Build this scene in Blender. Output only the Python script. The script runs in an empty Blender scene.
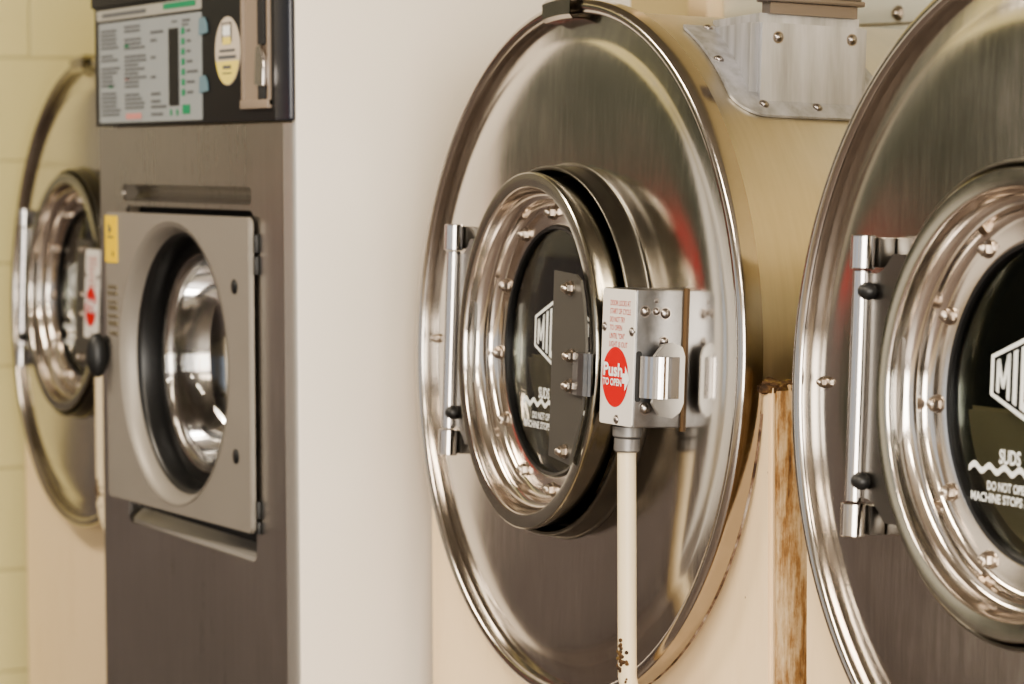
import bpy, bmesh, math, random
from mathutils import Vector, Matrix
random.seed(7)
SC = bpy.context.scene
COL = SC.collection
PI = math.pi
Z0 = 1.15                      # height of the big washers' centres above the floor
EP = 0.0386                    # backward lean of the big washers

# ------------------------------------------------------------------ materials
def new_mat(name):
    m = bpy.data.materials.new(name); m.use_nodes = True
    nt = m.node_tree; b = nt.nodes['Principled BSDF']
    return m, nt, b
def setin(b, **kw):
    for k, v in kw.items():
        b.inputs[k].default_value = v
def plain(name, col, rough=.5, metal=0., spec=.5, coat=0.):
    m, nt, b = new_mat(name)
    b.inputs['Base Color'].default_value = (*col, 1)
    setin(b, Roughness=rough, Metallic=metal)
    b.inputs['Specular IOR Level'].default_value = spec
    b.inputs['Coat Weight'].default_value = coat
    return m
def tex_coord(nt, scale=(1, 1, 1), kind='Object'):
    tc = nt.nodes.new('ShaderNodeTexCoord'); mp = nt.nodes.new('ShaderNodeMapping')
    mp.inputs['Scale'].default_value = scale
    nt.links.new(tc.outputs[kind], mp.inputs['Vector'])
    return mp.outputs['Vector']
def noise(nt, vec, scale, detail=4, rough=.6):
    n = nt.nodes.new('ShaderNodeTexNoise')
    n.inputs['Scale'].default_value = scale; n.inputs['Detail'].default_value = detail
    n.inputs['Roughness'].default_value = rough
    nt.links.new(vec, n.inputs['Vector'])
    return n.outputs['Fac']
def ramp(nt, fac, stops):
    r = nt.nodes.new('ShaderNodeValToRGB')
    els = r.color_ramp.elements
    while len(els) < len(stops): els.new(.5)
    for e, (p, c) in zip(els, stops):
        e.position = p; e.color = (*c, 1) if len(c) == 3 else c
    nt.links.new(fac, r.inputs['Fac'])
    return r.outputs['Color']
def mixc(nt, fac, a, b):
    m = nt.nodes.new('ShaderNodeMix'); m.data_type = 'RGBA'
    for sock, v in ((m.inputs[0], fac), (m.inputs[6], a), (m.inputs[7], b)):
        if hasattr(v, 'links'): nt.links.new(v, sock)
        elif isinstance(v, (int, float)): sock.default_value = v
        else: sock.default_value = (*v, 1)
    return m.outputs[2]
def math_node(nt, op, a, b):
    m = nt.nodes.new('ShaderNodeMath'); m.operation = op
    for s, v in ((m.inputs[0], a), (m.inputs[1], b)):
        if hasattr(v, 'links'): nt.links.new(v, s)
        else: s.default_value = v
    return m.outputs[0]
def bump(nt, b, height, strength=.1, dist=.002):
    bp = nt.nodes.new('ShaderNodeBump')
    bp.inputs['Strength'].default_value = strength; bp.inputs['Distance'].default_value = dist
    nt.links.new(height, bp.inputs['Height']); nt.links.new(bp.outputs['Normal'], b.inputs['Normal'])

def steel(name, col, r0, r1, grain=(6, 6, 160), gs=3., smudge=4., dark=.85):
    """brushed stainless: stretched grain in colour and roughness, soft smudges on top"""
    m, nt, b = new_mat(name)
    setin(b, Metallic=1.)
    g = noise(nt, tex_coord(nt, grain), gs, 3, .7)
    s = noise(nt, tex_coord(nt), smudge, 5, .65)
    k = math_node(nt, 'ADD', math_node(nt, 'MULTIPLY', g, .45), math_node(nt, 'MULTIPLY', s, .55))
    c = ramp(nt, k, [(.35, tuple(x * dark for x in col)), (.65, col)])
    nt.links.new(c, b.inputs['Base Color'])
    rr = nt.nodes.new('ShaderNodeMapRange')
    rr.inputs['From Min'].default_value = .3; rr.inputs['From Max'].default_value = .7
    rr.inputs['To Min'].default_value = r0; rr.inputs['To Max'].default_value = r1
    nt.links.new(k, rr.inputs['Value']); nt.links.new(rr.outputs['Result'], b.inputs['Roughness'])
    return m

M = {}
M['dish'] = steel('brushed_dish_steel', (.60, .565, .52), .10, .22, (60, 60, 3), 3., 5., .86)
M['rim'] = steel('polished_rim_steel', (.47, .43, .39), .11, .19, (8, 8, 8), 6., 8., .9)
M['bowl'] = steel('spun_bowl_steel', (.68, .62, .56), .11, .19, (8, 8, 8), 6., 9., .9)
M['barrel'] = steel('barrel_steel', (.68, .62, .50), .30, .42, (3, 40, 3), 3., 5., .86)
M['chrome'] = plain('hinge_chrome', (.52, .49, .47), .14, 1.)
M['box'] = steel('lock_box_steel', (.31, .308, .31), .28, .40, (20, 20, 20), 6., 25., .8)
M['paddle'] = plain('latch_paddle_steel', (.36, .35, .335), .38, 1.)
M['plate'] = plain('grey_latch_plate', (.085, .080, .070), .45, .3)
M['collar'] = steel('collar_steel', (.15, .14, .12), .26, .38, (8, 8, 8), 6., 8., .9)
M['frame'] = steel('door_frame_steel', (.40, .385, .33), .13, .22, (8, 8, 8), 6., 8., .9)
M['strap'] = plain('dark_hinge_strap', (.20, .19, .175), .3, 1.)
M['fitting'] = plain('grey_pipe_fitting', (.22, .21, .20), .45, .6)
M['caulk'] = plain('brown_seam', (.10, .055, .02), .6)
M['galv'] = None
M['bolt'] = plain('tarnished_bolt', (.42, .37, .32), .28, 1.)
M['screw'] = plain('dull_screw', (.33, .30, .28), .3, 1.)
M['black'] = plain('black_rubber', (.012, .012, .012), .45)
M['gasket'] = plain('black_gasket', (.010, .010, .010), .35)
M['blackplastic'] = plain('black_plastic', (.009, .0095, .0095), .45)
M['white'] = plain('white_lettering', (.80, .82, .80), .5)
M['red'] = plain('red_ink', (.55, .012, .012), .45)
M['redfaded'] = plain('faded_red_ink', (.50, .05, .03), .5)
M['label'] = plain('white_label_plate', (.70, .67, .62), .4)
M['sheet'] = plain('grey_instruction_sheet', (.27, .29, .295), .45)
M['sheethead'] = plain('pale_header_strip', (.33, .32, .285), .45)
M['ink'] = plain('grey_ink', (.10, .105, .11), .6)
M['green'] = plain('green_ink', (.015, .22, .10), .5)
M['redink'] = plain('pale_red_ink', (.50, .22, .20), .5)
M['tape'] = plain('pale_blue_tape', (.13, .21, .25), .4)
M['yellow'] = plain('yellow_sticker', (.72, .50, .03), .45)
M['paleyellow'] = plain('pale_yellow_print', (.74, .62, .16), .45)
M['beigeplastic'] = plain('beige_sticker', (.52, .46, .38), .45)
M['chute'] = plain('beige_coin_chute', (.25, .20, .155), .4)
M['blue'] = plain('dark_navy_trim', (.018, .02, .03), .25)
M['brassmark'] = plain('brass_mark', (.22, .19, .12), .4, .6)
M['castdoor'] = steel('cast_grey_door', (.29, .265, .23), .42, .55, (20, 20, 20), 8., 6., .92)
M['front'] = steel('brushed_cabinet_steel', (.50, .475, .445), .24, .36, (70, 70, 2), 3., 3., .82)
M['strip'] = plain('cabinet_edge_steel', (.50, .475, .44), .34, .75)
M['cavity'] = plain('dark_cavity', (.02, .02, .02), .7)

def mat_galv():
    m, nt, b = new_mat('streaked_galvanised_sheet')
    setin(b, Metallic=.6, Roughness=.48)
    st = noise(nt, tex_coord(nt, (22, 22, 2.5)), 2.2, 4, .55)
    c = ramp(nt, st, [(.30, (.33, .325, .32)), (.5, (.46, .46, .475)), (.70, (.56, .56, .59))])
    nt.links.new(c, b.inputs['Base Color'])
    return m
M['galv'] = mat_galv()

def mat_cream(name, col, stain=(.62, .42, .22), amount=.25):
    m, nt, b = new_mat(name)
    setin(b, Roughness=.38)
    s = noise(nt, tex_coord(nt, (10, 10, 2.0)), 2.4, 5, .65)
    f = ramp(nt, s, [(.52, (0, 0, 0)), (.80, (amount,) * 3)])
    sp = noise(nt, tex_coord(nt), 85., 2, .5)
    f2 = ramp(nt, sp, [(.765, (0, 0, 0)), (.79, (.7,) * 3)])
    c = mixc(nt, f, col, stain)
    c = mixc(nt, f2, c, (.20, .09, .04))
    nt.links.new(c, b.inputs['Base Color'])
    return m
M['cream'] = mat_cream('cream_enamel', (.88, .69, .45))
M['pipe'] = mat_cream('cream_painted_pipe', (.72, .61, .42), amount=.1)
M['cabinet_white'] = plain('white_enamel_side', (.72, .66, .575), .30, 0., .5)

def mat_post():
    m, nt, b = new_mat('rust_streaked_cream_post')
    setin(b, Roughness=.6)
    s = noise(nt, tex_coord(nt, (26, 26, 2.6)), 2.2, 6, .7)
    t = noise(nt, tex_coord(nt, (1, 1, .5)), 60., 4, .7)
    k = math_node(nt, 'ADD', math_node(nt, 'MULTIPLY', s, .75), math_node(nt, 'MULTIPLY', t, .30))
    c = ramp(nt, k, [(.42, (.72, .58, .38)), (.50, (.58, .42, .24)), (.57, (.36, .20, .08)), (.66, (.12, .06, .03))])
    nt.links.new(c, b.inputs['Base Color'])
    return m
M['post'] = mat_post()

def mat_seam():
    m, nt, b = new_mat('rust_and_scale_seam')
    setin(b, Roughness=.75)
    s = noise(nt, tex_coord(nt), 26., 5, .7)
    c = ramp(nt, s, [(.38, (.045, .022, .012)), (.46, (.17, .10, .06)), (.54, (.36, .28, .21)), (.66, (.52, .46, .40))])
    nt.links.new(c, b.inputs['Base Color'])
    bump(nt, b, s, .6, .004)
    return m
M['seam'] = mat_seam()
def mat_rust():
    m, nt, b = new_mat('dark_crusted_rust')
    setin(b, Roughness=.85)
    s = noise(nt, tex_coord(nt), 60., 5, .7)
    c = ramp(nt, s, [(.38, (.03, .015, .006)), (.52, (.10, .05, .018)), (.66, (.28, .20, .06))])
    nt.links.new(c, b.inputs['Base Color']); bump(nt, b, s, .8, .004)
    return m
M['rust'] = mat_rust()

def mat_glass(name, col):
    m, nt, b = new_mat(name)
    b.inputs['Base Color'].default_value = (*col, 1)
    setin(b, Roughness=.03, IOR=1.46)
    b.inputs['Transmission Weight'].default_value = 1.
    return m
M['glass'] = mat_glass('green_tinted_door_glass', (.34, .37, .35))
M['bowlglass'] = mat_glass('clear_bowl_glass', (.82, .82, .80))

def mat_drum():
    m, nt, b = new_mat('perforated_drum_steel')
    setin(b, Metallic=.8, Roughness=.4)
    v = nt.nodes.new('ShaderNodeTexVoronoi'); v.inputs['Scale'].default_value = 60.
    v.inputs['Randomness'].default_value = .15
    nt.links.new(tex_coord(nt), v.inputs['Vector'])
    c = ramp(nt, v.outputs['Distance'], [(.30, (.015, .013, .012)), (.36, (.24, .215, .20))])
    nt.links.new(c, b.inputs['Base Color'])
    return m
M['drum'] = mat_drum()
M['tub'] = plain('dark_wet_tub', (.026, .031, .028), .4, .2)
M['tubring'] = plain('inner_ring_steel', (.50, .46, .42), .2, 1.)

# ------------------------------------------------------------------ mesh building
class MB:
    def __init__(self, T=None):
        self.bm = bmesh.new(); self.T = T or (lambda p: Vector(p))
    def v(self, p): return self.bm.verts.new(self.T(p))
    def face(self, vs):
        try: return self.bm.faces.new(vs)
        except ValueError: return None
    def merge(self, b2):
        """take another bmesh given in local coordinates, placing it with T"""
        mp = {}
        for v in b2.verts: mp[v] = self.v(v.co)
        for f in b2.faces: self.face([mp[v] for v in f.verts])
        b2.free()
    def lathe(self, prof, c=(0, 0, 0), seg=144, a0=0., a1=2 * PI, closed=False):
        """profile of (r, y) turned about the y axis through c"""
        full = abs(a1 - a0 - 2 * PI) < 1e-6
        n = seg if full else seg + 1
        rings = []
        for r, y in prof:
            if r < 1e-6:
                rings.append([self.v((c[0], c[1] + y, c[2]))]); continue
            rings.append([self.v((c[0] + r * math.cos(a0 + (a1 - a0) * i / seg), c[1] + y, c[2] + r * math.sin(a0 + (a1 - a0) * i / seg))) for i in range(n)])
        pairs = list(zip(rings, rings[1:])) + ([(rings[-1], rings[0])] if closed else [])
        for A, B in pairs:
            for i in range(seg):
                j = (i + 1) % n
                if len(A) == 1 and len(B) == 1: continue
                if len(A) == 1: self.face([A[0], B[i], B[j]])
                elif len(B) == 1: self.face([A[i], A[j], B[0]])
                else: self.face([A[i], A[j], B[j], B[i]])
    def box(self, x0, x1, y0, y1, z0, z1, bev=0., seg=2):
        b = bmesh.new()
        bmesh.ops.create_cube(b, size=1.)
        for v in b.verts:
            v.co = Vector(((x0 + x1) / 2 + v.co.x * (x1 - x0), (y0 + y1) / 2 + v.co.y * (y1 - y0), (z0 + z1) / 2 + v.co.z * (z1 - z0)))
        if bev: bmesh.ops.bevel(b, geom=b.edges[:], offset=bev, segments=seg, affect='EDGES', profile=.6)
        self.merge(b)
    def prism(self, pts, lo, hi, axis='y', bev=0., seg=2, holes=()):
        """polygon with holes in a plane, given thickness along axis. pts are (a, b): axis y -> (x, z); x -> (y, z); z -> (x, y)"""
        def at(p, t):
            return {'y': (p[0], t, p[1]), 'x': (t, p[0], p[1]), 'z': (p[0], p[1], t)}[axis]
        b = bmesh.new()
        for t in (lo, hi):
            es = []
            for loop in (pts, *holes):
                vs = [b.verts.new(at(p, t)) for p in loop]
                es += [b.edges.new((vs[i], vs[(i + 1) % len(vs)])) for i in range(len(vs))]
            if holes: bmesh.ops.triangle_fill(b, edges=es, use_beauty=True)
            else: b.faces.new(vs)
        b.verts.ensure_lookup_table()
        n = sum(len(l) for l in (pts, *holes)); k = 0
        for loop in (pts, *holes):
            L = len(loop)
            for i in range(L):
                j = (i + 1) % L
                b.faces.new([b.verts[k + i], b.verts[k + j], b.verts[n + k + j], b.verts[n + k + i]])
            k += L
        bmesh.ops.recalc_face_normals(b, faces=b.faces[:])
        if bev:
            es = [e for e in b.edges if len(e.link_faces) == 2 and e.calc_face_angle(0) > .9]
            bmesh.ops.bevel(b, geom=es, offset=bev, segments=seg, affect='EDGES')
        self.merge(b)
    def tube(self, path, rad, seg=20, cap=True):
        path = [Vector(p) for p in path]
        rads = rad if isinstance(rad, (list, tuple)) else [rad] * len(path)
        rings = []; ref = None
        for i, p in enumerate(path):
            d = (path[min(i + 1, len(path) - 1)] - path[max(i - 1, 0)]).normalized()
            if ref is None: ref = Vector((1, 0, 0)) if abs(d.x) < .8 else Vector((0, 0, 1))
            s = d.cross(ref).normalized(); t = s.cross(d).normalized(); ref = t
            rings.append([self.v(p + (s * math.cos(2 * PI * k / seg) + t * math.sin(2 * PI * k / seg)) * rads[i]) for k in range(seg)])
        for A, B in zip(rings, rings[1:]):
            for k in range(seg): self.face([A[k], A[(k + 1) % seg], B[(k + 1) % seg], B[k]])
        if cap:
            self.face(rings[0][::-1]); self.face(rings[-1])
    def cyl(self, p0, p1, r, seg=24, bev=0.):
        p0, p1 = Vector(p0), Vector(p1); d = (p1 - p0).normalized()
        if bev: self.tube([p0, p0 + d * 1e-5, p0 + d * bev, p1 - d * bev, p1 - d * 1e-5, p1], [r - bev, r - bev, r, r, r - bev, r - bev], seg)
        else: self.tube([p0, p1], r, seg)
    def dome_bolt(self, p, d, r, h, seg=16, hexnut=False):
        """washer, hexagon and rounded head standing at p along d"""
        p, d = Vector(p), Vector(d).normalized()
        self.tube([p - d * .001, p + d * h * .18], r * 1.25, seg)
        if hexnut: self.tube([p + d * h * .18, p + d * h * .6], r, 6)
        k = [(.62, r * .72), (.78, r * .66), (.92, r * .45), (1., r * .12)] if hexnut else [(.2, r), (.5, r * .92), (.8, r * .6), (1., r * .1)]
        self.tube([p + d * h * a for a, _ in k], [b for _, b in k], seg)
    def text(self, body, x, z, h, y, width=None, align='LEFT', fat=0.):
        b = text_bm(body, fat)
        xs = [v.co.x for v in b.verts]; zs = [v.co.y for v in b.verts]
        if not xs: return
        cap = CAP
        sx = (width / (max(xs) - min(xs))) if width else h / cap
        x0 = min(xs)
        off = {'LEFT': 0, 'CENTER': -(max(xs) - x0) * sx / 2}[align]
        for v in b.verts: v.co = Vector((x + off + (v.co.x - x0) * sx, y, z + v.co.y * h / cap))
        self.merge(b)
    def build(self, name, mat, parent=None, sharp=40, recalc=True):
        if recalc: bmesh.ops.recalc_face_normals(self.bm, faces=self.bm.faces[:])
        me = bpy.data.meshes.new(name); self.bm.to_mesh(me); self.bm.free()
        me.materials.append(mat)
        for p in me.polygons: p.use_smooth = True
        me.set_sharp_from_angle(angle=math.radians(sharp))
        o = bpy.data.objects.new(name, me); COL.objects.link(o)
        if parent: o.parent = parent
        return o

CAP = .69
_tc = {}
def text_bm(body, fat=0.):
    cu = bpy.data.curves.new('lettering', 'FONT'); cu.body = body; cu.size = 1.; cu.offset = fat
    cu.resolution_u = 3
    o = bpy.data.objects.new('lettering', cu); COL.objects.link(o)
    dg = bpy.context.evaluated_depsgraph_get()
    me = o.evaluated_get(dg).to_mesh()
    b = bmesh.new(); b.from_mesh(me)
    o.evaluated_get(dg).to_mesh_clear()
    bpy.data.objects.remove(o); bpy.data.curves.remove(cu)
    return b

def empty(name, loc, label, cat, group=None):
    o = bpy.data.objects.new(name, None); COL.objects.link(o)
    o.location = loc; o.empty_display_size = .1
    o['label'] = label; o['category'] = cat; o['kind'] = 'thing'
    if group: o['group'] = group
    return o
def struct(name, mb, mat):
    o = mb.build(name, mat); o['kind'] = 'structure'; return o
def rrect(x0, x1, z0, z1, r, n=6):
    pts = []
    for cx, cz, a in ((x1 - r, z1 - r, 0), (x0 + r, z1 - r, 90), (x0 + r, z0 + r, 180), (x1 - r, z0 + r, 270)):
        for i in range(n + 1):
            t = math.radians(a + 90 * i / n); pts.append((cx + r * math.cos(t), cz + r * math.sin(t)))
    return pts

# ------------------------------------------------------------------ big tilted washers
M['castdoor'].node_tree.nodes['Principled BSDF'].inputs['Metallic'].default_value = .35
def tilt(p):
    x, y, z = p; c, s = math.cos(EP), math.sin(EP)
    return Vector((x, y * c + z * s, -y * s + z * c + Z0))
def upright(p): return Vector((p[0], p[1], p[2] + Z0))

LETTERS = {   # strokes of a unit letter, each a polygon (x 0..1, z -1..1)
 'M': [[(0, -1), (.22, -1), (.22, 1), (0, 1)], [(.78, -1), (1, -1), (1, 1), (.78, 1)], [(.0, 1), (.24, 1), (.60, -.62), (.40, -.62)], [(.76, 1), (1, 1), (.60, -.62), (.40, -.62)]],
 'I': [[(.12, -1), (.88, -1), (.88, 1), (.12, 1)]],
 'L': [[(0, -1), (.32, -1), (.32, 1), (0, 1)], [(.32, -1), (1, -1), (1, -.72), (.32, -.72)]],
 'N': [[(0, -1), (.26, -1), (.26, 1), (0, 1)], [(.74, -1), (1, -1), (1, 1), (.74, 1)], [(0, 1), (.28, 1), (1, -1), (.72, -1)]],
 'O': [[(0, -1), (.28, -1), (.28, 1), (0, 1)], [(.72, -1), (1, -1), (1, 1), (.72, 1)], [(.28, -1), (.72, -1), (.72, -.74), (.28, -.74)], [(.28, .74), (.72, .74), (.72, 1), (.28, 1)]],
 'R': [[(0, -1), (.28, -1), (.28, 1), (0, 1)], [(.28, .74), (1, .74), (1, 1), (.28, 1)], [(.72, .05), (1, .05), (1, .74), (.72, .74)], [(.28, .0), (.9, .0), (.9, .24), (.28, .24)], [(.5, 0), (.8, 0), (1, -1), (.7, -1)]],
}
def logo(mb, y, cz):
    hw, h0, h1, t = .086, .0185, .0505, .0048
    def outline(k):
        return [(-hw + k, -h0 + k * .45), (-hw + k, h0 - k * .45), (0, h1 - k * 1.05), (hw - k, h0 - k * .45), (hw - k, -h0 + k * .45), (0, -h1 + k * 1.05)]
    A, B = outline(0), outline(t)
    for i in range(6):
        j = (i + 1) % 6
        mb.face([mb.v((a, y, cz + b)) for a, b in (A[i], A[j], B[j], B[i])])
    hh = lambda x: h0 + (h1 - h0) * (1 - abs(x) / hw) - t * 1.05 - .0025
    spans = [('M', -.0770, -.0560), ('I', -.0525, -.0440), ('L', -.0400, -.0210), ('N', -.0170, .0090), ('O', .0140, .0400), ('R', .0460, .0760)]
    for ch, x0, x1 in spans:
        for poly in LETTERS[ch]:
            P = []
            for a, b in poly:
                x = x0 + a * (x1 - x0); P.append(mb.v((x, y, cz + b * hh(x))))
            mb.face(P)

def big_washer(name, loc, label, yaw, full=True, bumps=(1,)):
    root = empty(name, loc, label, 'washing machine')
    T, U = tilt, upright
    # base: cream front sheet, right-hand rusty post, body behind
    mb = MB(U); mb.prism([(-.437, -Z0), (.430, -Z0), (.430, -.012), (-.437, -.012)], .020, .0285, 'y', bev=.004)
    base = mb.build('base_frame', M['cream'], root)
    mb = MB(U); mb.box(.3945, .4295, .0290, .112, -Z0, -.013, .003)
    mb.box(-.4365, -.4005, .0290, .112, -Z0, -.013, .003)
    mb.box(-.40, .40, .0705, .62, -Z0, -.20)
    pst = mb.build('side_post', M['post'], base)
    mb = MB(U)
    rr = random.Random(3)
    for i in range(44):
        x = .392 + .036 * rr.random(); y = .022 + .085 * rr.random(); z = -.013 - .008 * rr.random()
        b = bmesh.new(); bmesh.ops.create_icosphere(b, subdivisions=1, radius=.008 + .007 * rr.random())
        for v in b.verts: v.co = Vector((v.co.x * .8 + x, v.co.y + y, v.co.z * .6 + z))
        mb.merge(b)
    for i in range(12):
        x = .400 + .010 * rr.random(); z = -.018 - .034 * rr.random() ** 1.5
        b = bmesh.new(); bmesh.ops.create_icosphere(b, subdivisions=1, radius=.007)
        for v in b.verts: v.co = Vector((v.co.x * .8 + x, v.co.y * .5 + .019, v.co.z + z))
        mb.merge(b)
    mb.build('rust_crust', M['rust'], base)
    # barrel and seam
    mb = MB(T); mb.lathe([(.402, .012), (.408, .016), (.408, .66), (.40, .67), (.02, .67)]); mb.build('barrel', M['barrel'], root)
    mb = MB(T); mb.lathe([(.4083, .008), (.4110, .012), (.4135, .016), (.4190, .0212)], seg=90, a0=math.radians(-172), a1=math.radians(-6))
    mb.build('rust_seam', M['seam'], root)
    # rim
    prof = [(.4085, .020), (.4185, .018), (.4193, .008)]
    for i in range(13):
        a = math.radians(0 - 180 * i / 12); prof.append((.4112 + .0083 * math.cos(a), -.0020 + .0082 * math.sin(a)))
    prof += [(.4029, .002), (.4025, .010), (.4060, .018)]
    mb = MB(T); mb.lathe(prof, seg=192, closed=True); rim = mb.build('rim', M['rim'], root, sharp=50)
    mb = MB(T)
    for k in range(10):
        pass
    a0, a1 = math.radians(88.5), math.radians(98.5)
    mb.lathe([(.3985, .012), (.3985, -.013), (.402, -.0165), (.4195, -.0165), (.4235, -.012), (.4235, .026)], seg=12, a0=a0, a1=a1)
    mb.lathe([(.397, .012), (.397, -.014), (.4015, -.018), (.420, -.018), (.425, -.013), (.425, .026)], seg=12, a0=a0, a1=a1)
    mb.build('rim_clip', M['rim'], rim)
    # dished front
    prof = [(.4035, .0045), (.390, .0026), (.3780, .0009), (.3735, .0000), (.3700, -.0010), (.3650, -.0023), (.3600, -.0033), (.3540, -.0043), (.3470, -.0051), (.3390, -.0057), (.3300, -.0061), (.320, -.0062), (.290, -.0062), (.2225, -.0062)]
    mb = MB(T); mb.lathe(prof, seg=192); dish = mb.build('front_panel', M['dish'], root, sharp=32)
    mb = MB(T); mb.lathe([(.2255, -.0064), (.2236, -.0070), (.2222, -.0090), (.2215, -.0140), (.2210, -.0260), (.2207, -.0320), (.2198, -.0343), (.2180, -.0350), (.2162, -.0343), (.2150, -.0320), (.2140, -.0100), (.2100, -.0020), (.200, .0000), (.180, .0060), (.176, .0200), (.176, .10)], seg=192)
    mb.build('door_collar', M['collar'], root, sharp=50)
    mb = MB(T); mb.lathe([(.1755, .045), (.25, .05), (.25, .40), (0, .41)], seg=64); mb.build('tub', M['tub'], root)
    mb = MB(T); mb.dome_bolt((-.360, -.005, -.004), (0, -1, 0), .0050, .010, hexnut=True); mb.build('panel_bolt', M['bolt'], dish)
    # door, swung by yaw about the hinge line
    hx, hy = -.252, -.024
    cy, sy = math.cos(yaw), math.sin(yaw)
    def D(p):
        x, y, z = p[0] - hx, p[1] - hy, p[2]
        return T((hx + x * cy + y * sy, hy - x * sy + y * cy, z))
    F = -.042
    band = [(.190, F + .0395), (.2045, F + .0395), (.2075, F + .0385), (.2085, F + .0350), (.2095, F + .0180), (.2112, F + .0120), (.2124, F + .0070), (.2128, F + .0030), (.2122, F + .0008), (.2108, F),
            (.1962, F), (.1952, F + .0004)]
    prof = [(.1952, F + .0003), (.1946, F + .0008), (.1936, F + .0026), (.1932, F + .0060)]
    for i in range(1, 10):      # first roll of the spun bowl
        a = math.radians(10 * i); prof.append((.1932 - .0105 * (1 - math.cos(a)), F + .0060 + .0195 * math.sin(a)))
    prof += [(.1815, F + .0258), (.1808, F + .0266)]
    for i in range(1, 10):
        a = math.radians(10 * i); prof.append((.1805 - .0105 * (1 - math.cos(a)), F + .0270 + .0120 * math.sin(a)))
    prof += [(.1680, F + .0394), (.1530, F + .0400), (.1510, F + .0408), (.1500, F + .0430), (.1495, F + .0500)]
    mb = MB(D); mb.lathe(prof, seg=192); door = mb.build('door', M['bowl'], root, sharp=28)
    mb = MB(D); mb.lathe(band, seg=192); mb.build('door_frame', M['frame'], door, sharp=28)
    mb = MB(D); mb.lathe([(.1515, F + .0415), (.1490, F + .0375), (.1455, F + .0385), (.1450, F + .052), (.1515, F + .052)], seg=128, closed=True); mb.build('gasket', M['gasket'], door)
    mb = MB(D); mb.lathe([(0, F + .0430), (.1465, F + .0430), (.1465, F + .0490), (0, F + .0490)], seg=96); mb.build('door_glass', M['glass'], door)
    mb = MB(D); mb.lathe([(.1485, F + .052), (.146, F + .056), (.140, F + .075), (.138, F + .115)], seg=96); mb.build('inner_ring', M['tubring'], door)
    for k in range(12):
        a = math.radians(4 + 30 * k); rb = .1655
        mb = MB(D); mb.dome_bolt((rb * math.cos(a), F + .0402, rb * math.sin(a)), (0, -1, 0), .0072, .0135, hexnut=True)
        mb.build('bolt', M['bolt'], door)
    mb = MB(lambda p: D((p[0] + tx, p[1], p[2]))); yl = F + .0424; tx = .020 if yaw else 0.
    logo(mb, yl, .021)
    mb.text('SUDS', -.068, -.0590, .0125, yl, width=.033, fat=.03)
    n = 72; wv = []
    for i in range(n + 1):
        x = -.115 + .217 * i / n; wv.append((x, -.0655 + .0028 * math.sin(2 * PI * (x + .112) / .0235)))
    for (x0, z0), (x1, z1) in zip(wv, wv[1:]):
        mb.face([mb.v((x0, yl, z0 - .0030)), mb.v((x1, yl, z1 - .0030)), mb.v((x1, yl, z1 + .0030)), mb.v((x0, yl, z0 + .0030))])
    mb.text('DO NOT OPEN', -.085, -.0850, .0080, yl, width=.064, fat=.025)
    mb.text('MACHINE STOPS AN', -.110, -.0965, .0080, yl, width=.098, fat=.025)
    mb.build('glass_lettering', M['white'], door, recalc=False)
    # latch plate across the right of the door, bolts and strike strap
    P = [(.100, -.116), (.100, .099), (.160, .096)]
    for i in range(9):
        a = math.radians(27 - 58 * i / 8); P.append((.197 * math.cos(a), .197 * math.sin(a)))
    P += [(.160, -.122)]
    mb = MB(D); mb.prism(P, F - .006, F - .0025, 'y'); lp = mb.build('latch_plate', M['plate'], root)
    for px, pz in ((.152, .080), (.162, .003), (.162, -.031), (.150, -.107)):
        mb = MB(D); mb.dome_bolt((px, F - .006, pz), (0, -1, 0), .0068, .014, hexnut=True); mb.build('bolt', M['bolt'], lp)
    mb = MB(D)
    q = [(.172, F - .0085), (.190, F - .0100), (.203, F - .0095), (.2095, F - .0070), (.2125, F - .0045)]
    for (xa, ya), (xb, yb) in zip(q, q[1:]):
        d = Vector((xb - xa, yb - ya)).normalized(); nn = Vector((-d.y, d.x)) * .002
        mb.prism([(xa + nn.x, ya + nn.y), (xb + nn.x, yb + nn.y), (xb - nn.x, yb - nn.y), (xa - nn.x, ya - nn.y)], -.040, .008, 'z')
    mb.build('strike_strap', M['box'], door)
    # hinge: knuckles and door bracket
    def H(p): return T((p[0], p[1], p[2]))
    hxc, hyc = -.252, -.036
    mb = MB(H); mb.cyl((hxc, hyc, -.113), (hxc, hyc, .112), .0090, 28, .001); hin = mb.build('hinge', M['chrome'], root)
    for z0, z1 in ((.113, .146), (-.147, -.114)):
        mb = MB(H); mb.cyl((hxc, hyc, z0), (hxc, hyc, z1), .0122, 32, .0012)
        kn = mb.build('hinge_knuckle', M['chrome'], hin)
        mb = MB(H); mb.box(hxc - .004, hxc + .013, hyc + .0115, -.007, z0 + .002, z1 - .002, .002); mb.build('hinge_block', M['strap'], hin)
    # strap plate from the rod to the door ring with scooped corners
    up_ = [(hxc, .110), (hxc + .012, .1085), (hxc + .020, .1095), (hxc + .028, .1130), (hxc + .036, .1190), (hxc + .046, .1290), (hxc + .066, .1290)]
    pts = up_ + [(x, -z) for x, z in up_[::-1]]
    mb = MB(D); mb.prism(pts, hyc + .0045, hyc + .0090, 'y'); mb.build('hinge_strap', M['strap'], hin)
    for s in bumps:
        mb = MB(H); b = bmesh.new(); bmesh.ops.create_uvsphere(b, u_segments=20, v_segments=12, radius=.0105)
        for v in b.verts: v.co = Vector((v.co.x * 1.0 + hxc + .013, v.co.y * .95 + hyc - .001, v.co.z * .8 - .092 * s))
        mb.merge(b); mb.build('rubber_bump', M['black'], hin)
    # lock box
    bx0, bx1, by0, bz0, bz1 = .2150, .2905, -.069, -.069, .084
    mb = MB(T); mb.box(bx0, bx1, by0, -.004, bz0, bz1, .0022); lb = mb.build('lock_box', M['box'], root)
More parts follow.
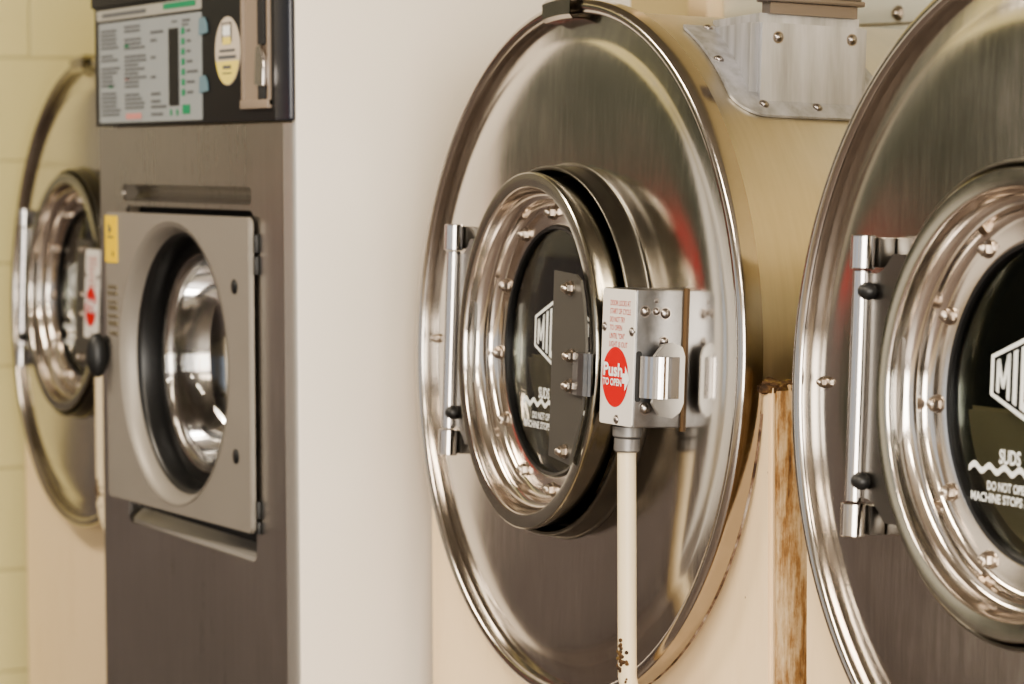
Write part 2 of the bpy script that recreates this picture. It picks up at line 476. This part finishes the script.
    mb = MB(T); mb.box(bx1 - .001, bx1 + .0025, -.0095, -.0062, bz0 - .004, bz1 + .002); mb.build('caulk_seam', M['caulk'], lb)
    mb = MB(T); mb.prism(rrect(bx0 + .0005, bx1 - .001, bz0 + .001, bz1 - .001, .003, 3), by0 - .0014, by0 + .0005, 'y')
    lab = mb.build('label_plate', M['label'], root)
    yl = by0 - .0017
    w = bx1 - bx0
    mb = MB(T)
    for i, (t, k) in enumerate((('DOOR LOCKS AT', .62), ('START OF CYCLE', .63), ('DO NOT TRY', .46), ('TO OPEN', .38), ('UNTIL "ON"', .46), ('LIGHT IS OUT', .56))):
        mb.text(t, bx0 + .0185, .0645 - .0092 * i, .0060, yl, width=w * k, fat=.006)
    mb.build('red_lettering', M['redfaded'], lab, recalc=False)
    mb = MB(T); cxr, czr, rr_ = bx0 + .0345, -.0150, .0336
    mb.face([mb.v((cxr + rr_ * .90 * math.cos(2 * PI * i / 48), yl, czr + rr_ * math.sin(2 * PI * i / 48))) for i in range(48)])
    mb.build('red_disc', M['red'], lab, recalc=False)
    mb = MB(T)
    mb.text('Push', cxr - .0265, czr + .0012, .0140, yl - .0006, width=.0440, fat=.03)
    mb.text('TO OPEN', cxr - .0275, czr - .0095, .0076, yl - .0006, width=.0435, fat=.025)
    ax = cxr + .0175
    mb.face([mb.v((a, yl - .0005, czr + b)) for a, b in ((ax, -.006), (ax + .006, -.006), (ax + .006, -.0145), (ax + .017, -.0005), (ax + .006, .0135), (ax + .006, .005), (ax, .005))])
    mb.build('white_lettering', M['white'], lab, recalc=False)
    for px, pz in ((bx0 + .006, .040), (bx1 - .006, .037), (bx0 + .040, -.062)):
        mb = MB(T); mb.dome_bolt((px, by0 - .001, pz), (0, -1, 0), .0042, .0035); mb.build('screw', M['screw'], lb)
    for py, pz, r in ((-.058, .060, .0055), (-.044, .060, .0040), (-.0325, .058, .0060), (-.044, .072, .0025), (-.033, .027, .0050), (-.054, -.047, .0062)):
        mb = MB(T); mb.dome_bolt((bx1, py, pz), (1, 0, 0), r, .0045); mb.build('screw', M['screw'], lb)
    mb = MB(T); mb.prism(rrect(-.0675, -.0605, -.040, .016, .003, 4), bx1 - .001, bx1 + .0005, 'x'); mb.build('slot', M['cavity'], lb)
    # D-shaped paddle stood off the side face, and the curved strip feeding it
    pad = [(-.030, -.020), (-.034, -.040), (-.024, -.054), (-.006, -.057)]
    pad += [(.004, -.050), (.008, -.040), (.008, .012), (.004, .022), (-.008, .027), (-.022, .025), (-.032, .012), (-.036, .004)]
    mb = MB(T); mb.prism([(a - .024, b) for a, b in pad], .307, .3105, 'x', bev=.0012); mb.build('latch_paddle', M['paddle'], lb)
    mb = MB(T); strip = []
    for i in range(15):
        a = math.radians(180 - 115 * i / 14); strip.append((-.0450 + .0195 * math.cos(a), .2912 + .0275 * math.sin(a)))
    strip.append((-.024, .3118))
    for (ya, xa), (yb, xb) in zip(strip, strip[1:]):
        mb.face([mb.v((xa, ya, -.035)), mb.v((xb, yb, -.035)), mb.v((xb, yb, .011)), mb.v((xa, ya, .011))])
        mb.face([mb.v((xa - .0025, ya + .001, -.035)), mb.v((xb - .0025, yb + .001, -.035)), mb.v((xb, yb, -.035)), mb.v((xa, ya, -.035))])
        mb.face([mb.v((xa - .0025, ya + .001, .011)), mb.v((xb - .0025, yb + .001, .011)), mb.v((xb, yb, .011)), mb.v((xa, ya, .011))])
    mb.build('latch_strip', M['chrome'], lb)
    # conduit below the box
    px, py = .2385, -.047
    mb = MB(T); mb.cyl((px, py, -.083), (px, py, -.0705), .0165, 28, .001); mb.cyl((px, py, -.100), (px, py, -.083), .0145, 28, .002)
    con = mb.build('conduit_fitting', M['fitting'], root)
    mb = MB(U)
    y0 = T((px, py, -.095)); zb = -.095
    path = [(px, y0.y, -.092), (px + .0005, y0.y, -.30), (px + .001, y0.y, -.352), (px + .002, y0.y + .004, -.375), (px + .003, y0.y + .012, -.40), (px + .003, y0.y + .018, -.43), (px + .003, y0.y + .020, -.47), (px + .003, y0.y + .020, -.80)]
    mb.tube(path, .0107, 24); pipe = mb.build('conduit', M['pipe'], root)
    mb = MB(U); rr = random.Random(5)
    for i in range(42):
        zz = rr.gauss(-.330, .010) if i < 30 else -.372 + .02 * rr.random(); a = math.radians(rr.gauss(287, 17) if i < 30 else rr.uniform(260, 330))
        c = Vector((px + .001 + .0102 * math.cos(a), y0.y + .0102 * math.sin(a) + (0 if zz > -.36 else .006), zz))
        b = bmesh.new(); bmesh.ops.create_icosphere(b, subdivisions=1, radius=.0026 if i < 30 else .0016)
        for v in b.verts: v.co = v.co + c
        mb.merge(b)
    mb.build('rust_patch', M['rust'], pipe)
    # supply box on the barrel's right shoulder
    R = .4085
    def arc(z): return math.sqrt(max(R * R - z * z, 0))
    mb = MB(T); mb.prism([(.284, .073), (.284, .230), (.10, .230), (.10, .112)], .286, .397, 'z', bev=.011, seg=4); sb = mb.build('supply_box', M['galv'], root, sharp=50)
    # flange bent round the barrel
    b = bmesh.new()
    L = lambda deg: math.radians(deg)
    outl = [(.062, L(69)), (.066, L(70.5)), (.262, L(70.5)), (.262, L(43.2)), (.090, L(43.2))]
    for i in range(1, 8):
        a = math.radians(270 - 80 * i / 7); outl.append((.088 + .040 * math.cos(a), L(48.4) + L(5.2) * math.sin(a)))
    vs = [b.verts.new((y, a, 0)) for y, a in outl]; b.faces.new(vs)
    for i in range(1, 14):
        a = L(43.2 + 27.3 * i / 14)
        bmesh.ops.bisect_plane(b, geom=b.verts[:] + b.edges[:] + b.faces[:], plane_co=(0, a, 0), plane_no=(0, 1, 0))
    ex = bmesh.ops.extrude_face_region(b, geom=b.faces[:])
    for v in ex['geom']:
        if isinstance(v, bmesh.types.BMVert): v.co.z = .0035
    for v in b.verts:
        y, a, h = v.co; v.co = Vector(((R + h) * math.cos(a), y, (R + h) * math.sin(a)))
    mb = MB(T); mb.merge(b); mb.build('flange', M['galv'], sb, sharp=30)
    for y, a in ((.094, 69.3), (.064, 57.), (.087, 45.6), (.157, 45.4), (.226, 45.4)):
        a = L(a); d = Vector((math.cos(a), 0, math.sin(a)))
        mb = MB(T); mb.dome_bolt(Vector((0, y, 0)) + d * (R + .0035), d, .0048, .004); mb.build('screw', M['screw'], sb)
    for y, z in ((.105, .370), (.203, .372)):
        mb = MB(T); mb.dome_bolt((.284, y, z), (1, 0, 0), .0056, .0045); mb.build('screw', M['screw'], sb)
    mb = MB(T); mb.box(.262, .280, .096, .212, .3965, .4095); mb.box(.258, .287, .090, .218, .4096, .4160, .002)
    mb.box(.256, .283, .090, .216, .4161, .440, .002)
    mb.build('supply_lid', M['lid'], sb)
    return root

M['lid'] = plain('dark_lid_metal', (.23, .20, .19), .35, .8)

big_washer('front_load_washer', (0, 0, 0), 'large round stainless front-load washer in the centre, door ajar, red push label', .070, bumps=(1,))
big_washer('front_load_washer', (.979, -.026, .0090), 'large round stainless front-load washer at right edge, cut off by the frame', 0., bumps=(1, -1))
big_washer('front_load_washer', (-1.946, .037, -.0089), 'large round stainless front-load washer at far left behind the narrow coin washer', 0., bumps=(1,))

# ------------------------------------------------------------------ coin-operated cabinet washer
def coin_washer():
    X0, X1, XS, YF = -1.292, -.530, -.496, -.150
    ZB = -Z0
    root = empty('coin_washer', (0, 0, 0), 'narrow steel coin-operated washer with square door and black console', 'washing machine')
    U = upright
    mb = MB(U); mb.box(XS - .018, XS - .001, YF + .0045, .36, ZB, .64, .003); mb.box(X0 + .002, X0 + .018, YF + .0227, .36, ZB, .64); mb.box(X0 + .0181, XS - .0181, .34, .36, ZB, .64); mb.box(X0 + .0181, XS - .0181, .125, .3399, .62, .64)
    mb.build('cabinet', M['cabinet_white'], root)
    # steel front with pressed recesses
    o1 = rrect(-1.186, -.648, .1675, .1925, .0120, 6)
    o2 = rrect(-1.172, -.640, -.325, .1600, .016, 5)
    mb = MB(U)
    mb.prism([(X0, ZB), (X1, ZB), (X1, .2785), (X0, .2785)], YF, YF + .004, 'y', holes=(o1, o2))
    fp = mb.build('front_panel', M['front'], root, sharp=30)
    mb = MB(U)      # handle groove: a scooped trough
    n = 8
    for i in range(n):
        a, b = PI * i / n, PI * (i + 1) / n
        za, ya = .180 + .0128 * math.cos(a), YF + .004 + .022 * math.sin(a)
        zb, yb = .180 + .0128 * math.cos(b), YF + .004 + .022 * math.sin(b)
        mb.face([mb.v((-1.188, ya, za)), mb.v((-.646, ya, za)), mb.v((-.646, yb, zb)), mb.v((-1.188, yb, zb))])
    mb.build('handle_groove', M['front'], fp)
    mb = MB(U)      # sloping scoop below the door
    q = [(-.326, YF + .003), (-.320, YF + .006), (-.300, YF + .030), (-.27, YF + .034)]
    for (za, ya), (zb, yb) in zip(q, q[1:]):
        mb.face([mb.v((-1.174, ya, za)), mb.v((-.638, ya, za)), mb.v((-.638, yb, zb)), mb.v((-1.174, yb, zb))])
    mb.build('scoop', M['strip'], fp)
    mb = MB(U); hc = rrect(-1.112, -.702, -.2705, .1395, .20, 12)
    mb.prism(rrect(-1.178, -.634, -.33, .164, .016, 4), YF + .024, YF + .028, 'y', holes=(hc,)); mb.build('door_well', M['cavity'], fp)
    # edge strip: folded corner of the front
    mb = MB(U); arc_ = [(X1 + .0005 + .0335 * math.sin(t), YF + .0040 - .0050 * math.cos(t)) for t in [PI / 2 * i / 10 for i in range(11)]]
    mb.prism(arc_ + [(X1 + .0005, YF + .0040)], ZB, .2785, 'z'); mb.build('edge_strip', M['strip'], root)
    # console
    mb = MB(U); mb.box(X0 - .012, X1 - .020, YF - .002, YF + .0222, .2815, .475, .002); con = mb.build('console', M['blackplastic'], root)
    mb = MB(U); mb.box(X1 - .0195, XS, YF - .005, YF + .0040, .2815, .64, .0035, 3); mb.build('console_trim', M['blue'], con)
    mb = MB(U); mb.box(X0 - .018, X1 - .28, YF - .006, .02, .4640, .484, .003); mb.box(X1 - .279, X1 - .02, YF - .002, YF + .0222, .4755, .60); mb.build('console_cap', M['blackplastic'], con)
    y1 = YF - .0030
    mb = MB(U); mb.prism(rrect(-1.281, -.829, .2865, .4395, .002, 2), y1, YF - .001, 'y'); sh = mb.build('instruction_sheet', M['sheet'], root)
    mb = MB(U); mb.prism(rrect(-1.290, -.829, .4435, .4600, .002, 2), y1, YF - .001, 'y'); hd = mb.build('header_strip', M['sheethead'], root)
    yb = y1 - .0006
    def bar(mb, x0, x1, zc, h): mb.face([mb.v((x0, yb, zc - h / 2)), mb.v((x1, yb, zc - h / 2)), mb.v((x1, yb, zc + h / 2)), mb.v((x0, yb, zc + h / 2))])
    rr = random.Random(11)
    mb = MB(U)
    for xa, xb, zt, rows in ((-1.270, -1.180, .427, 21), (-1.160, -1.060, .430, 21)):
        mb = MB(U)
        for i in range(rows):
            if rr.random() < .12: continue
            bar(mb, xa, xa + (xb - xa) * rr.uniform(.6, 1.), zt - i * .0064, .0036)
        mb.build('printed_column', M['ink'], sh, recalc=False)
    mb = MB(U)
    for x0, x1, z in ((-1.042, -.985, .418), (-1.042, -1.015, .406), (-1.042, -1.02, .381), (-1.042, -1.02, .352), (-1.042, -1.0, .327), (-1.042, -1.0, .316), (-1.042, -.975, .308), (-1.042, -.99, .297)):
        mb = MB(U); bar(mb, x0, x1, z, .0040); mb.build('printed_note', M['ink'], sh, recalc=False)
    mb = MB(U)
    for k in range(7): bar(mb, -.888, -.888 + (.016, .018, .016, .024, .045, .032, .026)[k], .4150 - k * .0147, .0038)
    bar(mb, -.906, -.872, .4300, .0035); bar(mb, -.906, -.880, .4240, .003); bar(mb, -.950, -.926, .4300, .003)
    mb.build('indicator_captions', M['ink'], sh, recalc=False)
    mb = MB(U)
    for k in range(7):
        mb = MB(U); bar(mb, -.910, -.896, .4150 - k * .0147, .0095); mb.build('indicator_mark', M['green'], sh, recalc=False)
    mb = MB(U); bar(mb, -.908, -.876, .3025, .0135); mb.build('green_square', M['green'], sh, recalc=False)
    mb = MB(U); bar(mb, -.960, -.951, .2985, .009); bar(mb, -.934, -.925, .2985, .009)
    bar(mb, -1.235, -1.215, .342, .004); bar(mb, -1.160, -1.14, .402, .004)
    mb.build('green_marks', M['green'], sh, recalc=False)
    mb = MB(U); bar(mb, -1.155, -1.085, .2955, .0085); bar(mb, -1.16, -1.14, .352, .003); mb.build('red_print', M['redink'], sh, recalc=False)
    mb = MB(U); mb.prism(rrect(-.962, -.922, .3085, .4205, .002, 2), y1 - .0012, y1, 'y'); mb.build('display_window', M['blackplastic'], sh)
    mb = MB(U); bar(mb, -1.262, -1.06, .4515, .0060); mb.build('header_print', M['ink'], hd, recalc=False)
    mb = MB(U); bar(mb, -.985, -.850, .4535, .0085); mb.build('header_green', M['green'], hd, recalc=False)
    for zc in (.418, .336):
        mb = MB(U); mb.prism([(-.836, zc - .012), (-.800, zc - .009), (-.803, zc + .004), (-.812, zc + .013), (-.834, zc + .012)], y1 - .0016, y1 - .0004, 'y'); mb.build('tape', M['tape'], con)
    # oval sticker
    ocx, ocz, ra, rb = -.7265, .3805, .0480, .0475
    mb = MB(U); N = 48
    mb.prism([(ocx + ra * math.cos(2 * PI * i / N), ocz + rb * math.sin(2 * PI * i / N)) for i in range(N)], YF - .0030, YF - .001, 'y')
    ov = mb.build('oval_sticker', M['beigeplastic'], root)
    mb = MB(U); lim = -.30
    pts = [(ocx + ra * .97 * math.cos(a), ocz + rb * .97 * math.sin(a)) for a in [PI - math.asin(lim) * -1 + (PI - 2 * math.asin(-lim)) * i / 24 for i in range(25)]]
    pts = [(ocx + ra * .97 * math.cos(a), ocz + rb * .97 * math.sin(a)) for a in [PI + math.asin(-lim) + (PI - 2 * math.asin(-lim)) * i / 24 for i in range(25)]]
    mb.face([mb.v((a, yb, b)) for a, b in pts])
    bar(mb, ocx - .017, ocx + .015, ocz + .014, .010)
    mb.build('yellow_print', M['paleyellow'], ov, recalc=False)
    mb = MB(U); bar(mb, ocx - .020, ocx + .018, ocz + .0385, .002); bar(mb, ocx - .020, ocx - .016, ocz + .026, .026); bar(mb, ocx + .014, ocx + .018, ocz + .026, .026)
    bar(mb, ocx - .030, ocx + .030, ocz + .0005, .004); bar(mb, ocx - .034, ocx + .034, ocz - .0085, .005)
    yb -= .0004
    bar(mb, ocx - .016, ocx + .016, ocz - .0225, .005); bar(mb, ocx - .018, ocx + .018, ocz - .031, .002)
    mb.build('dark_print', M['ink'], ov, recalc=False)
    mb = MB(U); bar(mb, ocx - .015, ocx + .013, ocz + .028, .013); mb.build('white_print', M['white'], ov, recalc=False)
    yb += .0004
    # coin chute
    cx0, cx1, cz0, cz1 = -.669, -.566, .3030, .56
    ch = None
    mb = MB(U); mb.box(cx0, cx0 + .010, YF - .006, YF - .001, cz0, cz1, .001); mb.box(cx1 - .006, cx1, YF - .006, YF - .001, cz0, cz1, .001); mb.box(cx0, cx1, YF - .008, YF - .001, cz0 - .004, cz0 + .008, .001)
    mb.box(cx0 + .01, cx1 - .006, YF - .0034, YF - .0015, cz0, cz1)
    ch = mb.build('coin_chute', M['chute'], root)
    mb = MB(U); mb.box(-.603, -.580, YF - .0075, YF - .003, .385, .56, .001); mb.box(-.603, -.580, YF - .0075, YF - .003, .307, .330, .001); mb.build('chute_slot', M['cavity'], ch)
    mb = MB(U); mb.prism([(-.606, .330), (-.575, .328), (-.572, .362), (-.582, .385), (-.598, .383), (-.603, .36)], YF - .012, YF - .003, 'y', bev=.002); mb.build('coin_slide', M['chrome'], ch)
    # door, hinged at right, slightly open
    de = math.radians(2.5); hxd, hyd = -.612, YF - .006
    cy, sy = math.cos(de), math.sin(de)
    def D(p):      # s measured leftward from the hinge, y outward negative
        return Vector((hxd - p[0] * cy - p[1] * sy, hyd - p[0] * sy + p[1] * cy, p[2] + Z0))
    dc, dz = .295, -.0655
    circ = lambda r, n=72: [(dc + r * math.cos(2 * PI * i / n), dz + r * math.sin(2 * PI * i / n)) for i in range(n)]
    outer = rrect(.016, .553, -.283, .1515, .010, 5)
    mb = MB(D); mb.prism(outer, -.006, .002, 'y', bev=.0015, holes=(circ(.2045, 96),)); door = mb.build('door', M['castdoor'], root, sharp=30)
    def lathe_s(prof, seg=96):
        m_ = MB(D); m_.lathe(prof, c=(dc, 0, dz), seg=seg); return m_
    lathe_s([(.2048, -.0064), (.2015, -.0055), (.195, .002), (.1905, .012), (.1893, .018)]).build('port_bevel', M['castdoor'], door, sharp=60)
    lathe_s([(.1895, .016), (.185, .018), (.182, .024), (.181, .050), (.160, .052)]).build('port_gasket', M['gasket'], door)
    lathe_s([(.162, .046), (.157, .044), (.152, .046), (.146, .060), (.142, .078), (.130, .105), (.105, .125), (.06, .133), (0, .135), (0, .132), (.06, .130), (.103, .122), (.127, .103), (.139, .077), (.143, .060)]).build('glass_bowl', M['bowlglass'], door)
    lathe_s([(.1590, .048), (.1550, .0485), (.1520, .052), (.1500, .060), (.1480, .075), (.1400, .098), (.1350, .110)]).build('bowl_sheen_ring', M['chrome'], door)  # ring drawn out into a steel cone that mimics reflections on the bowl
    for z0, z1 in ((.103, .128), (.073, .098), (-.262, -.238), (-.283, -.266)):
        mb = MB(U); mb.box(hxd - .0158, hxd - .008, YF - .006, YF - .0005, z0, z1, .001); mb.build('hinge', M['blackplastic'], door)
    for s_, z in ((.066, .055), (.066, -.180)):
        mb = MB(D); mb.dome_bolt((s_, -.006, z), (0, -1, 0), .0085, .003); mb.build('screw', M['blackplastic'], door)
    mb = MB(D); mb.prism([(.502, .075), (.550, .075), (.550, .1455), (.502, .1455)], -.0072, -.0055, 'y'); st = mb.build('yellow_sticker', M['yellow'], root)
    mb = MB(D)
    for pts in ([(.522, .125), (.536, .117), (.536, .135)], [(.516, .112), (.540, .112), (.540, .115), (.516, .115)], [(.512, .088), (.520, .084), (.521, .094)]):
        mb.face([mb.v((a, -.0078, b)) for a, b in pts])
    mb.build('sticker_print', M['ink'], st, recalc=False)
    mb = MB(D)
    for z, h, w in ((.036, .004, .036), (.026, .005, .036), (.014, .003, .036), (.004, .006, .034), (-.008, .004, .036), (-.020, .006, .034), (-.034, .004, .030)):
        mb.prism([(.505, z), (.505 + w, z), (.505 + w, z + h), (.505, z + h)], -.0075, -.0055, 'y')
    mb.build('raised_mark', M['brassmark'], door)
    mb = MB(D)
    b = bmesh.new(); bmesh.ops.create_uvsphere(b, u_segments=24, v_segments=14, radius=1.)
    for v in b.verts: v.co = Vector((.545 + v.co.x * .016, -.024 + v.co.y * .017, -.066 + v.co.z * .034))
    mb.merge(b)
    mb.tube([(.556, .004, -.062), (.560, -.006, -.064), (.550, -.020, -.066)], [.030, .020, .016], 20)
    mb.box(.5565, .586, -.006, .005, -.082, -.046, .004)
    mb.build('door_handle', M['blackplastic'], door)
    # drum behind the glass
    mb = MB(U); cx = hxd - dc; mb.lathe([(.20, .03), (.235, .06), (.235, .36), (0, .365)], c=(cx, YF + .03, dz), seg=80); mb.build('drum', M['drum'], root)
    return root
coin_washer()

# ------------------------------------------------------------------ the room
def mat_blocks(name, col, mortar, scale=1.):
    m, nt, b = new_mat(name)
    setin(b, Roughness=.45)
    tc = nt.nodes.new('ShaderNodeTexCoord')
    sep = nt.nodes.new('ShaderNodeSeparateXYZ'); nt.links.new(tc.outputs['Object'], sep.inputs[0])
    cmb = nt.nodes.new('ShaderNodeCombineXYZ')
    nt.links.new(sep.outputs['Y'], cmb.inputs['X']); nt.links.new(sep.outputs['Z'], cmb.inputs['Y'])
    mp = nt.nodes.new('ShaderNodeMapping'); mp.inputs['Location'].default_value = BLK_OFF
    nt.links.new(cmb.outputs[0], mp.inputs['Vector'])
    br = nt.nodes.new('ShaderNodeTexBrick')
    br.inputs['Scale'].default_value = 1.; br.inputs['Brick Width'].default_value = .40; br.inputs['Row Height'].default_value = .20
    br.inputs['Mortar Size'].default_value = .004; br.inputs['Mortar Smooth'].default_value = .6
    br.inputs['Color1'].default_value = (*col, 1); br.inputs['Color2'].default_value = (*[c * .97 for c in col], 1); br.inputs['Mortar'].default_value = (*mortar, 1)
    nt.links.new(mp.outputs[0], br.inputs['Vector'])
    n = noise(nt, tex_coord(nt), 18., 4, .6)
    nt.links.new(br.outputs['Color'], b.inputs['Base Color'])
    k = math_node(nt, 'SUBTRACT', math_node(nt, 'MULTIPLY', n, .25), br.outputs['Fac'])
    bump(nt, b, k, .5, .004)
    return m
BLK_OFF = (-.10, -.177, 0)
XL, XR, YB, YFR, H = -2.45, 5.2, .80, -4.2, 2.75
M['blocks'] = mat_blocks('yellow_painted_blocks', (.66, .60, .31), (.53, .48, .25))
M['olive'] = plain('olive_reflection_panel', (.034, .039, .025), .5)  # colours of the added left-wall panels, picked for the steel's reflections
M['redreflect'] = plain('red_reflection_panel', (.36, .013, .013), .5)
M['brownreflect'] = plain('brown_reflection_panel', (.095, .078, .074), .5)
M['taupe'] = plain('taupe_reflection_panel', (.25, .235, .19), .6)
M['whitereflect'] = plain('white_reflection_panel', (.88, .86, .82), .5)
M['ceil'] = plain('ceiling_grey', (.30, .28, .25), .7)
M['wallcream'] = plain('yellow_cream_wall', (.72, .60, .34), .6)
M['walldim'] = plain('muted_front_wall', (.14, .125, .11), .7)
M['wallfront'] = plain('cream_front_wall', (.52, .47, .38), .7)
M['panelwhite'] = mat_cream('pale_wall_panel', (.72, .73, .65), amount=.1)
def mat_floor():
    m, nt, b = new_mat('floor_tiles')
    setin(b, Roughness=.35)
    ck = nt.nodes.new('ShaderNodeTexChecker'); ck.inputs['Scale'].default_value = 3.3
    ck.inputs['Color1'].default_value = (.16, .135, .125, 1); ck.inputs['Color2'].default_value = (.12, .10, .095, 1)
    nt.links.new(tex_coord(nt), ck.inputs['Vector']); nt.links.new(ck.outputs['Color'], b.inputs['Base Color'])
    return m
M['floor'] = mat_floor()

def slab(x0, x1, y0, y1, z0, z1):
    mb = MB(); mb.box(x0, x1, y0, y1, z0, z1); return mb
struct('floor', slab(XL - .1, XR + .1, YFR - .1, YB + .1, -.1, 0), M['floor'])
struct('ceiling', slab(XL - .1, XR + .1, YFR - .1, YB + .1, H, H + .1), M['ceil'])
struct('wall_left', slab(XL - .1, XL, YFR - .1, YB + .1, 0, H), M['blocks'])
struct('wall_back', slab(XL, XR, YB, YB + .1, 0, H), M['wallcream'])
mb = MB(); mb.prism([(YFR, 0), (YB, 0), (YB, H), (YFR, H)], XR, XR + .1, 'x', holes=[[(-4.0, .3), (.4, .3), (.4, 2.6), (-4.0, 2.6)]]); struct('wall_right', mb, M['walldim'])
# front wall with three big shop windows
wins = [(-2.2, -.5), (.0, 1.9), (2.4, 4.6)]
mb = MB()
holes = [[(a, .75), (b, .75), (b, 2.35), (a, 2.35)] for a, b in wins]
mb.prism([(XL, 0), (XR, 0), (XR, H), (XL, H)], YFR - .1, YFR, 'y', holes=holes); struct('wall_front', mb, M['wallfront'])
M['winframe'] = plain('window_frame_paint', (.30, .27, .24), .5)
M['pane'] = mat_glass('window_pane', (1, 1, 1))
for i, (a, b) in enumerate(wins):
    mb = MB()
    for x in (a, (a + b) / 2 - .02, b - .04): mb.box(x, x + .04, YFR - .08, YFR - .02, .75, 2.35)
    for z in (.75, 2.31): mb.box(a + .041, b - .041, YFR - .08, YFR - .02, z, z + .04)
    o = struct('window_%d' % (i + 1), mb, M['winframe'])
# unseen coloured panels, added on the left wall for the steel to reflect
struct('reflection_panel_1', slab(XL, XL + .012, -2.9, -.92, 1.372, 2.4), M['olive'])
struct('reflection_panel_2', slab(XL, XL + .014, -2.1, -1.17, 1.257, 1.37), M['redreflect'])
struct('reflection_panel_3', slab(XL, XL + .012, -1.8, -.12, .0, 1.255), M['brownreflect'])
struct('reflection_panel_6', slab(XL, XL + .010, -.915, -.12, 1.257, 2.4), M['taupe'])
struct('reflection_panel_7', slab(XL, XL + .010, -1.165, -.92, 1.257, 1.37), M['olive'])
struct('reflection_panel_8', slab(XL, XL + .010, -2.9, -2.105, .85, 1.37), M['olive'])
struct('reflection_panel_9', slab(XL, XL + .010, -2.1, -1.805, .85, 1.255), M['olive'])
struct('reflection_panel_10', slab(XL, XL + .010, -2.9, -1.805, .0, .848), M['brownreflect'])
struct('reflection_panel_11', slab(XL, XL + .010, YFR + .01, -2.91, .0, 2.6), M['whitereflect'])  # white panel added out of view to whiten the crescents reflected in the steel
# pale panel and cream batten on the back wall behind the barrel
mb = MB(); mb.box(-.955, .60, YB - .022, YB, 1.30, 2.1, .003)
tr = struct('trim_4', mb, M['panelwhite'])
mb = MB(); mb.dome_bolt((-.455, YB - .022, Z0 + .437), (0, -1, 0), .009, .012, hexnut=True); mb.build('bolt', M['bolt'], tr)
mb = MB(); mb.tube([(-.955, YB - .024, Z0 + .4290), (-.6, YB - .026, Z0 + .4245), (-.3, YB - .024, Z0 + .4200), (.55, YB - .024, Z0 + .41)], .0016, 8); mb.build('cable', M['bolt'], tr)
mb = MB(); mb.box(-1.02, -.957, YB - .05, YB, 0, H, .004); struct('trim_5', mb, M['cream'])

# ------------------------------------------------------------------ light
def area(name, loc, rot, sx, sy, power, col):
    l = bpy.data.lights.new(name, 'AREA'); l.shape = 'RECTANGLE'; l.size = sx; l.size_y = sy; l.energy = power; l.color = col
    o = bpy.data.objects.new(name, l); COL.objects.link(o); o.location = loc; o.rotation_euler = rot
    return o
for i, (a, b) in enumerate(wins):
    area('daylight', ((a + b) / 2, YFR - .12, 1.55), (math.radians(90), 0, PI), b - a, 1.6, 240, (1., .93, .84))
area('daylight', (XR + .12, -1.8, 1.45), (math.radians(90), 0, PI / 2), 4.4, 2.3, 380, (1., .93, .83))
for x in (-1.2, 1.2, 3.4):
    area('ceiling_light', (x, -1.7, H - .03), (0, 0, 0), 1.2, .35, 60, (1., .88, .72))
w = bpy.data.worlds.new('World'); SC.world = w; w.use_nodes = True
bg = w.node_tree.nodes['Background']; bg.inputs['Color'].default_value = (.85, .92, 1., 1); bg.inputs['Strength'].default_value = 1.0

# ------------------------------------------------------------------ camera
th, fpx, pt, ro = 1.109131774845807, 2956.948, .06317084, -.00396909
r = Vector((math.cos(th), math.sin(th), 0)); h = Vector((-math.sin(th), math.cos(th), 0)); z = Vector((0, 0, 1))
d = h * math.cos(pt) - z * math.sin(pt); u = z * math.cos(pt) + h * math.sin(pt)
r, u = r * math.cos(ro) + u * math.sin(ro), u * math.cos(ro) - r * math.sin(ro)
cam = bpy.data.cameras.new('camera'); cam.sensor_width = 36.; cam.lens = fpx * 36 / 1024
cam.dof.use_dof = True; cam.dof.focus_distance = 3.2; cam.dof.aperture_fstop = 6.5
co = bpy.data.objects.new('camera', cam); COL.objects.link(co)
mw = Matrix((r, u, -d)).transposed().to_4x4(); mw.translation = Vector((3.1380697, -1.6363063, Z0 + .23484475))
co.matrix_world = mw
SC.camera = co
SC.view_settings.view_transform = 'AgX'
SC.view_settings.look = 'AgX - Medium High Contrast'
SC.view_settings.exposure = 0.
